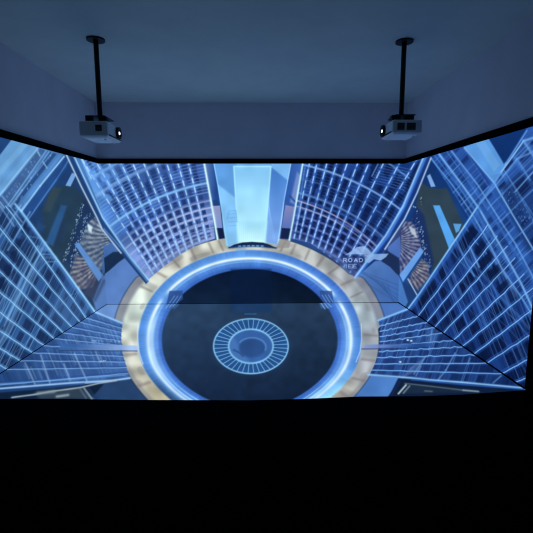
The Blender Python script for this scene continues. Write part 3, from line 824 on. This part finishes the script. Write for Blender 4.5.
# ------------------------------------------------------------------ object helpers
def link(name, me, parent=None, mats=()):
    o = bpy.data.objects.new(name, me); col.objects.link(o)
    for m in mats: me.materials.append(m)
    if parent: o.parent = parent
    return o


def box_mesh(name, lo, hi, bevel=0.0, seg=2):
    bm = bmesh.new()
    bmesh.ops.create_cube(bm, size=1)
    for v in bm.verts:
        v.co = Vector([lo[i] + (v.co[i] + .5) * (hi[i] - lo[i]) for i in range(3)])
    if bevel: bmesh.ops.bevel(bm, geom=bm.edges[:], offset=bevel, segments=seg, affect='EDGES', profile=.5)
    me = bpy.data.meshes.new(name); bm.to_mesh(me); bm.free()
    return me


def boxes_mesh(name, lst, bevel=0.0):
    bm = bmesh.new()
    for lo, hi in lst:
        b2 = bmesh.new(); bmesh.ops.create_cube(b2, size=1)
        for v in b2.verts: v.co = Vector([lo[i] + (v.co[i] + .5) * (hi[i] - lo[i]) for i in range(3)])
        if bevel: bmesh.ops.bevel(b2, geom=b2.edges[:], offset=bevel, segments=2, affect='EDGES')
        t = bpy.data.meshes.new('t'); b2.to_mesh(t); b2.free(); bm.from_mesh(t); bpy.data.meshes.remove(t)
    me = bpy.data.meshes.new(name); bm.to_mesh(me); bm.free()
    return me


def struct(name, me, mats):
    o = link(name, me, None, mats); o['kind'] = 'structure'; return o


def srgb_lin(c):
    c = np.clip(c, 0, 1)
    return np.where(c <= .04045, c / 12.92, ((c + .055) / 1.055) ** 2.4)


def picture_mesh(name, org, U, V, nu, nv, N, draw, thick, warp=None):
    """dense picture face org + u*U + v*V, closed behind as a panel of the given thickness (N = inward normal)"""
    org, U, V, N = (np.array(a, float) for a in (org, U, V, N))
    u, v = np.meshgrid(np.linspace(0, 1, nu), np.linspace(0, 1, nv), indexing='ij')
    P = org + u.reshape(-1, 1) * U + v.reshape(-1, 1) * V
    if warp: P = warp(P)
    cv = Canvas(P); draw(cv)
    n0 = len(P)
    back = np.array([org, org + U, org + U + V, org + V]) - N * thick
    front = [0, (nu - 1) * nv, nu * nv - 1, nv - 1]
    A = np.concatenate([P, back]) if thick else P
    i, j = np.meshgrid(np.arange(nu - 1), np.arange(nv - 1), indexing='ij')
    a = (i * nv + j).ravel(); q = np.stack([a, a + nv, a + nv + 1, a + 1], 1)
    flip = np.dot(np.cross(U, V), N) < 0
    if flip: q = q[:, ::-1]
    fl = q.astype(np.int32)
    nf = len(fl)
    if thick:
        ex = [[front[k], front[(k + 1) % 4], n0 + (k + 1) % 4, n0 + k] for k in range(4)] + [[n0, n0 + 1, n0 + 2, n0 + 3]]
        fl = np.concatenate([fl, np.array(ex, np.int32)])
    me = bpy.data.meshes.new(name)
    me.vertices.add(len(A)); me.vertices.foreach_set('co', A.astype(np.float32).ravel())
    me.loops.add(fl.size); me.loops.foreach_set('vertex_index', fl.ravel().astype(np.int32))
    me.polygons.add(len(fl)); me.polygons.foreach_set('loop_start', np.arange(0, fl.size, 4, dtype=np.int32))
    mi = np.zeros(len(fl), np.int32); mi[nf:] = 1
    me.update(calc_edges=True)
    me.polygons.foreach_set('material_index', mi)
    at = me.color_attributes.new('show', 'FLOAT_COLOR', 'POINT')
    C4 = np.ones((len(A), 4), np.float32); C4[:, :3] = 0
    lum = (cv.c @ np.array([.25, .6, .15], np.float32))[:, None]
    g = lum + (cv.c - lum) * .86                       # the show's own grade: a little less colour, more punch
    C4[:n0, :3] = srgb_lin((.39 + (g - .39) * 1.10) * np.array([.98, 1.02, .985], np.float32))
    at.data.foreach_set('color', C4.ravel())
    me.validate(); me.update()
    return me


def tag(o, label, cat, group=None):
    o['label'] = label; o['category'] = cat
    if group: o['group'] = group


# ------------------------------------------------------------------ shell
WT = .1
struct('wall_back', box_mesh('wall_back', (XL - WT - PAN, YB + PAN, 0), (XR + WT + PAN, YB + PAN + WT, ZC)), [M_WALL])
struct('wall_left', box_mesh('wall_left', (XL - PAN - WT, -1.5, 0), (XL - PAN, YB + PAN, ZC)), [M_WALL])
struct('wall_right', box_mesh('wall_right', (XR + PAN, -1.5, 0), (XR + PAN + WT, YB + PAN, ZC)), [M_WALL])
struct('ceiling', box_mesh('ceiling', (XL - PAN - WT, -1.5, ZC), (XR + PAN + WT, YB + PAN + WT, ZC + .08)), [M_CEIL])

# floor: dark boards in front, the projected picture field behind (one object)
EDGE = [at_z(x, y, 0) for x, y in ((-30, 398.8), (0, 398.8), (60, 398.7), (130, 399.8), (190, 400), (250, 400.3), (305, 398.8), (360, 396.4), (420, 396.2), (463, 394.5), (527, 390), (545, 389))]
EX, EY = np.array([p.x for p in EDGE]), np.array([p.y for p in EDGE])
YFL = 3.4


def front_edge(P):
    """the lit field ends in a slightly uneven line at the front"""
    k = (YB + PAN - P[:, 1]) / (YB + PAN - YFL)
    P[:, 1] += k * (np.interp(P[:, 0], EX, EY) - YFL)
    return P


fm = picture_mesh('floor', (XL - PAN, YFL, 0), (XR - XL + 2 * PAN, 0, 0), (0, YB + PAN - YFL, 0), 800, 380, (0, 0, 1), draw_floor, 0, front_edge)
bm = bmesh.new(); bm.from_mesh(fm)
bm.verts.ensure_lookup_table()
a = [bm.verts.new(p) for p in [(XL - PAN, -1.5, 0), (XR + PAN, -1.5, 0)] + [(min(max(x, XL - PAN), XR + PAN), y, 0) for x, y in zip(EX[::-1], EY[::-1])]]
f = bm.faces.new(a); f.material_index = 1
lo = [bm.verts.new(p) for p in ((XL - PAN, -1.5, -.08), (XL - PAN, YB + PAN, -.08), (XR + PAN, YB + PAN, -.08), (XR + PAN, -1.5, -.08))]
f = bm.faces.new(lo); f.material_index = 1
bm.to_mesh(fm); bm.free()
struct('floor', fm, [M_SHOW, M_FLOOR])

# ------------------------------------------------------------------ wall pictures: glowing panels added in front of the walls
bme = picture_mesh('wall_projection', (XL, YB, 0), (XR - XL, 0, 0), (0, 0, ZT), 780, 366, (0, -1, 0), draw_back, PAN - .004)
s = link('wall_projection', bme, None, [M_SHOW, M_BLACK])
tag(s, 'wide back wall projection showing a bright blue tower between curved glass facades above a ring', 'projection screen')
sm = picture_mesh('wall_projection', (XL, YF, 0), (0, YB - YF, 0), (0, 0, ZT), 480, 320, (1, 0, 0), draw_left, PAN - .004)
s = link('wall_projection', sm, None, [M_SHOW, M_BLACK])
tag(s, 'left side wall projection with pale slanting light beams over a blue lattice building', 'projection screen')
sm = picture_mesh('wall_projection', (XR, YF, 0), (0, YB - YF, 0), (0, 0, ZT), 480, 320, (-1, 0, 0), draw_right, PAN - .004)
s = link('wall_projection', sm, None, [M_SHOW, M_BLACK])
tag(s, 'right side wall projection with deep blue crossing lattice and a bright blue slanting bar', 'projection screen')

# black trim above the pictures, skirting gap at their feet, black returns at their front ends
TH, TD = .078, .022
struct('trim_1', box_mesh('trim_1', (XL, YB - TD + PAN, ZT), (XR, YB + PAN, ZT + TH)), [M_TRIM])
struct('trim_2', box_mesh('trim_2', (XL - PAN, -1.5, ZT), (XL - PAN + TD, YB + PAN, ZT + TH)), [M_TRIM])
struct('trim_3', box_mesh('trim_3', (XR + PAN - TD, -1.5, ZT), (XR + PAN, YB + PAN, ZT + TH)), [M_TRIM])
struct('trim_4', box_mesh('trim_4', (XL - PAN, -1.5, 0), (XL, YF, ZT)), [M_BLACK])
struct('trim_5', box_mesh('trim_5', (XR, -1.5, 0), (XR + PAN, YF, ZT)), [M_BLACK])
struct('baseboard_back', box_mesh('baseboard_back', (XL, YB - .004, 0), (XR, YB, .007)), [M_TRIM])
struct('baseboard_left', box_mesh('baseboard_left', (XL, YF, 0), (XL + .006, YB, .008)), [M_TRIM])
struct('baseboard_right', box_mesh('baseboard_right', (XR - .008, YF, 0), (XR, YB, .014)), [M_TRIM])


# ------------------------------------------------------------------ projectors
def cyl(name, c, axis, r, h, seg=40, r2=None, hole=None):
    bm = bmesh.new()
    if hole:
        ring = []
        for rr, z in ((r, -h / 2), (r, h / 2), (hole, h / 2), (hole, -h / 2)):
            ring.append([bm.verts.new((rr * math.cos(2 * math.pi * k / seg), rr * math.sin(2 * math.pi * k / seg), z)) for k in range(seg)])
        for q in range(4):
            for k in range(seg):
                bm.faces.new((ring[q][k], ring[q][(k + 1) % seg], ring[(q + 1) % 4][(k + 1) % seg], ring[(q + 1) % 4][k]))
    else:
        bmesh.ops.create_cone(bm, cap_ends=True, segments=seg, radius1=r, radius2=r if r2 is None else r2, depth=h)
    R = Vector((0, 0, 1)).rotation_difference(Vector(axis)).to_matrix().to_4x4()
    bmesh.ops.transform(bm, matrix=Matrix.Translation(c) @ R, verts=bm.verts)
    bmesh.ops.recalc_face_normals(bm, faces=bm.faces)
    me = bpy.data.meshes.new(name); bm.to_mesh(me); bm.free()
    for p in me.polygons: p.use_smooth = len(p.vertices) == 4
    return me


def body_mesh(L, W, Hh):
    """rounded case: straight sides, domed lid, belly drawn in towards the underside"""
    bm = bmesh.new()
    prof = [(-.020, .045), (-.015, .020), (0.0, .002), (.006, 0), (Hh - .012, 0), (Hh - .003, .005), (Hh, .016)]
    rings = []
    for z, ins in prof:
        hx, hy, r = L / 2 - ins, W / 2 - ins, max(.004, .018 - ins * .3)
        ring = []
        for cx_, cy_, a0 in ((hx - r, hy - r, 0), (-hx + r, hy - r, 90), (-hx + r, -hy + r, 180), (hx - r, -hy + r, 270)):
            for k in range(6):
                a = math.radians(a0 + 18 * k)
                ring.append(bm.verts.new((cx_ + r * math.cos(a), cy_ + r * math.sin(a), z)))
        rings.append(ring)
    n = len(rings[0])
    for q in range(len(rings) - 1):
        for k in range(n):
            bm.faces.new((rings[q][k], rings[q][(k + 1) % n], rings[q + 1][(k + 1) % n], rings[q + 1][k]))
    bm.faces.new(rings[0][::-1]); bm.faces.new(rings[-1])
    me = bpy.data.meshes.new('body'); bm.to_mesh(me); bm.free()
    return me


def projector(name, x0, x1, ytop, ybot, depth, face, label, vents, pads):
    """face = +1: lens looks to +X. x0..x1 = ends of the near side in the photo"""
    a, b = at_depth(x0, ybot, depth), at_depth(x1, ybot, depth)
    t = at_depth((x0 + x1) / 2, ytop, depth)
    L = b.x - a.x; W = .40; z0 = (a.z + b.z) / 2; Hh = t.z - z0
    ctr = Vector(((a.x + b.x) / 2, depth + W / 2, z0))
    e = bpy.data.objects.new(name, None); e.empty_display_size = .1; col.objects.link(e); e.location = ctr
    tag(e, label, 'projector', 'ceiling projectors')
    bo = link('body', body_mesh(L, W, Hh), e, [M_WHITE])
    fx = face * L / 2
    yl = W * .20                              # lens sits towards the far side
    lz = Hh * .50
    nx = (face, 0, 0)
    ln = link('lens', cyl('lens', (fx + face * .010, yl, lz), nx, .058, .030, 48, hole=.038), e, [M_GRAPH])
    ln['label'] = 'black ring around the lens'
    gl = link('lens_glass', cyl('lens_glass', (fx + face * .006, yl, lz), nx, .0385, .012, 40), ln, [M_GLASS])
    li = link('lit_aperture', cyl('lit_aperture', (fx + face * .018, yl - .004, lz - .002), nx, .015, .014, 32), ln, [M_LAMP])
    li['label'] = 'glowing white lens centre'
    # dark slot along the foot of the front face
    sl = link('front_slot', box_mesh('front_slot', (min(fx - .004 * face, fx + .004 * face), -W / 2 + .03, .004), (max(fx - .004 * face, fx + .004 * face), W / 2 - .03, .016)), e, [M_GRAPH])
    # vents on the near side, made of louvre blades in a dark recess
    for (vx0, vx1, vz0, vz1) in vents:
        X0, X1 = -L / 2 + vx0 * L, -L / 2 + vx1 * L
        Z0, Z1 = vz0 * Hh, vz1 * Hh
        v = link('vent', box_mesh('vent', (X0, -W / 2 - .001, Z0), (X1, -W / 2 + .004, Z1)), e, [M_VENT])
        k = 5
        bl = [((X0 + .002, -W / 2 - .004, Z0 + (Z1 - Z0) * (i + .25) / k), (X1 - .002, -W / 2 - .0005, Z0 + (Z1 - Z0) * (i + .6) / k)) for i in range(k)]
        link('vent_louvres', boxes_mesh('vent_louvres', bl), v, [M_GRAPH])
    # feet
    for fxp, fyp in ((.30 * L, -.30 * W), (-.30 * L, .30 * W), (.30 * L, .30 * W)):
        link('foot', cyl('foot', (fxp, fyp, -.024), (0, 0, 1), .010, .020, 20), e, [M_WHITE])
    # ceiling mount: pads on the lid, spider plate, pole, ceiling plate
    for (px0, px1) in pads:
        X0, X1 = -L / 2 + px0 * L, -L / 2 + px1 * L
        link('mount_pad', box_mesh('mount_pad', (X0, -W * .36, Hh - .001), (X1, -W * .16, Hh + .055), .006), e, [M_STEEL])
    link('mount_plate', box_mesh('mount_plate', (-.34 * L, -W * .34, Hh + .053), (.34 * L, W * .32, Hh + .062), .002), e, [M_STEEL])
    zc = ZC - z0
    link('mount_pole', cyl('mount_pole', (0, 0, (Hh + .060 + zc) / 2), (0, 0, 1), .024, zc - Hh - .060, 28), e, [M_STEEL])
    link('ceiling_plate', cyl('ceiling_plate', (0, 0, zc - .008), (0, 0, 1), .085, .016, 36), e, [M_STEEL])
    return e


projector('projector', 79, 108, 120.6, 135.4, 4.10, 1,
          'white ceiling projector with one small square vent, lit lens facing right, left one',
          [(.575, .80, .30, .72)], [(.16, .36), (.62, .90)])
projector('projector', 392.5, 422.3, 119.4, 132.2, 4.10, -1,
          'white ceiling projector with two dark vents side by side, lit lens facing left',
          [(.155, .40, .18, .74), (.47, .77, .18, .74)], [(.03, .32), (.50, .78)])

# ------------------------------------------------------------------ camera, world, colour
cam = bpy.data.cameras.new('camera'); co = bpy.data.objects.new('camera', cam); col.objects.link(co)
cam.sensor_fit = 'HORIZONTAL'; cam.sensor_width = 36; cam.lens = FPX / 533 * 36
cam.clip_start = .02
Mx = Matrix.Identity(4)
for i in range(3):
    Mx[i][0], Mx[i][1], Mx[i][2], Mx[i][3] = RIGHT[i], UPV[i], -FWD[i], EYE[i]
co.matrix_world = Mx
sc.camera = co
w = bpy.data.worlds.new('dark_surroundings'); sc.world = w; w.use_nodes = True
w.node_tree.nodes['Background'].inputs['Color'].default_value = (.012, .013, .013, 1)
w.node_tree.nodes['Background'].inputs['Strength'].default_value = 1
sc.cycles.filter_width = 1.2
vs = sc.view_settings
vs.view_transform = 'Standard'; vs.look = 'None'; vs.gamma = 1; vs.exposure = 0; vs.use_curve_mapping = False
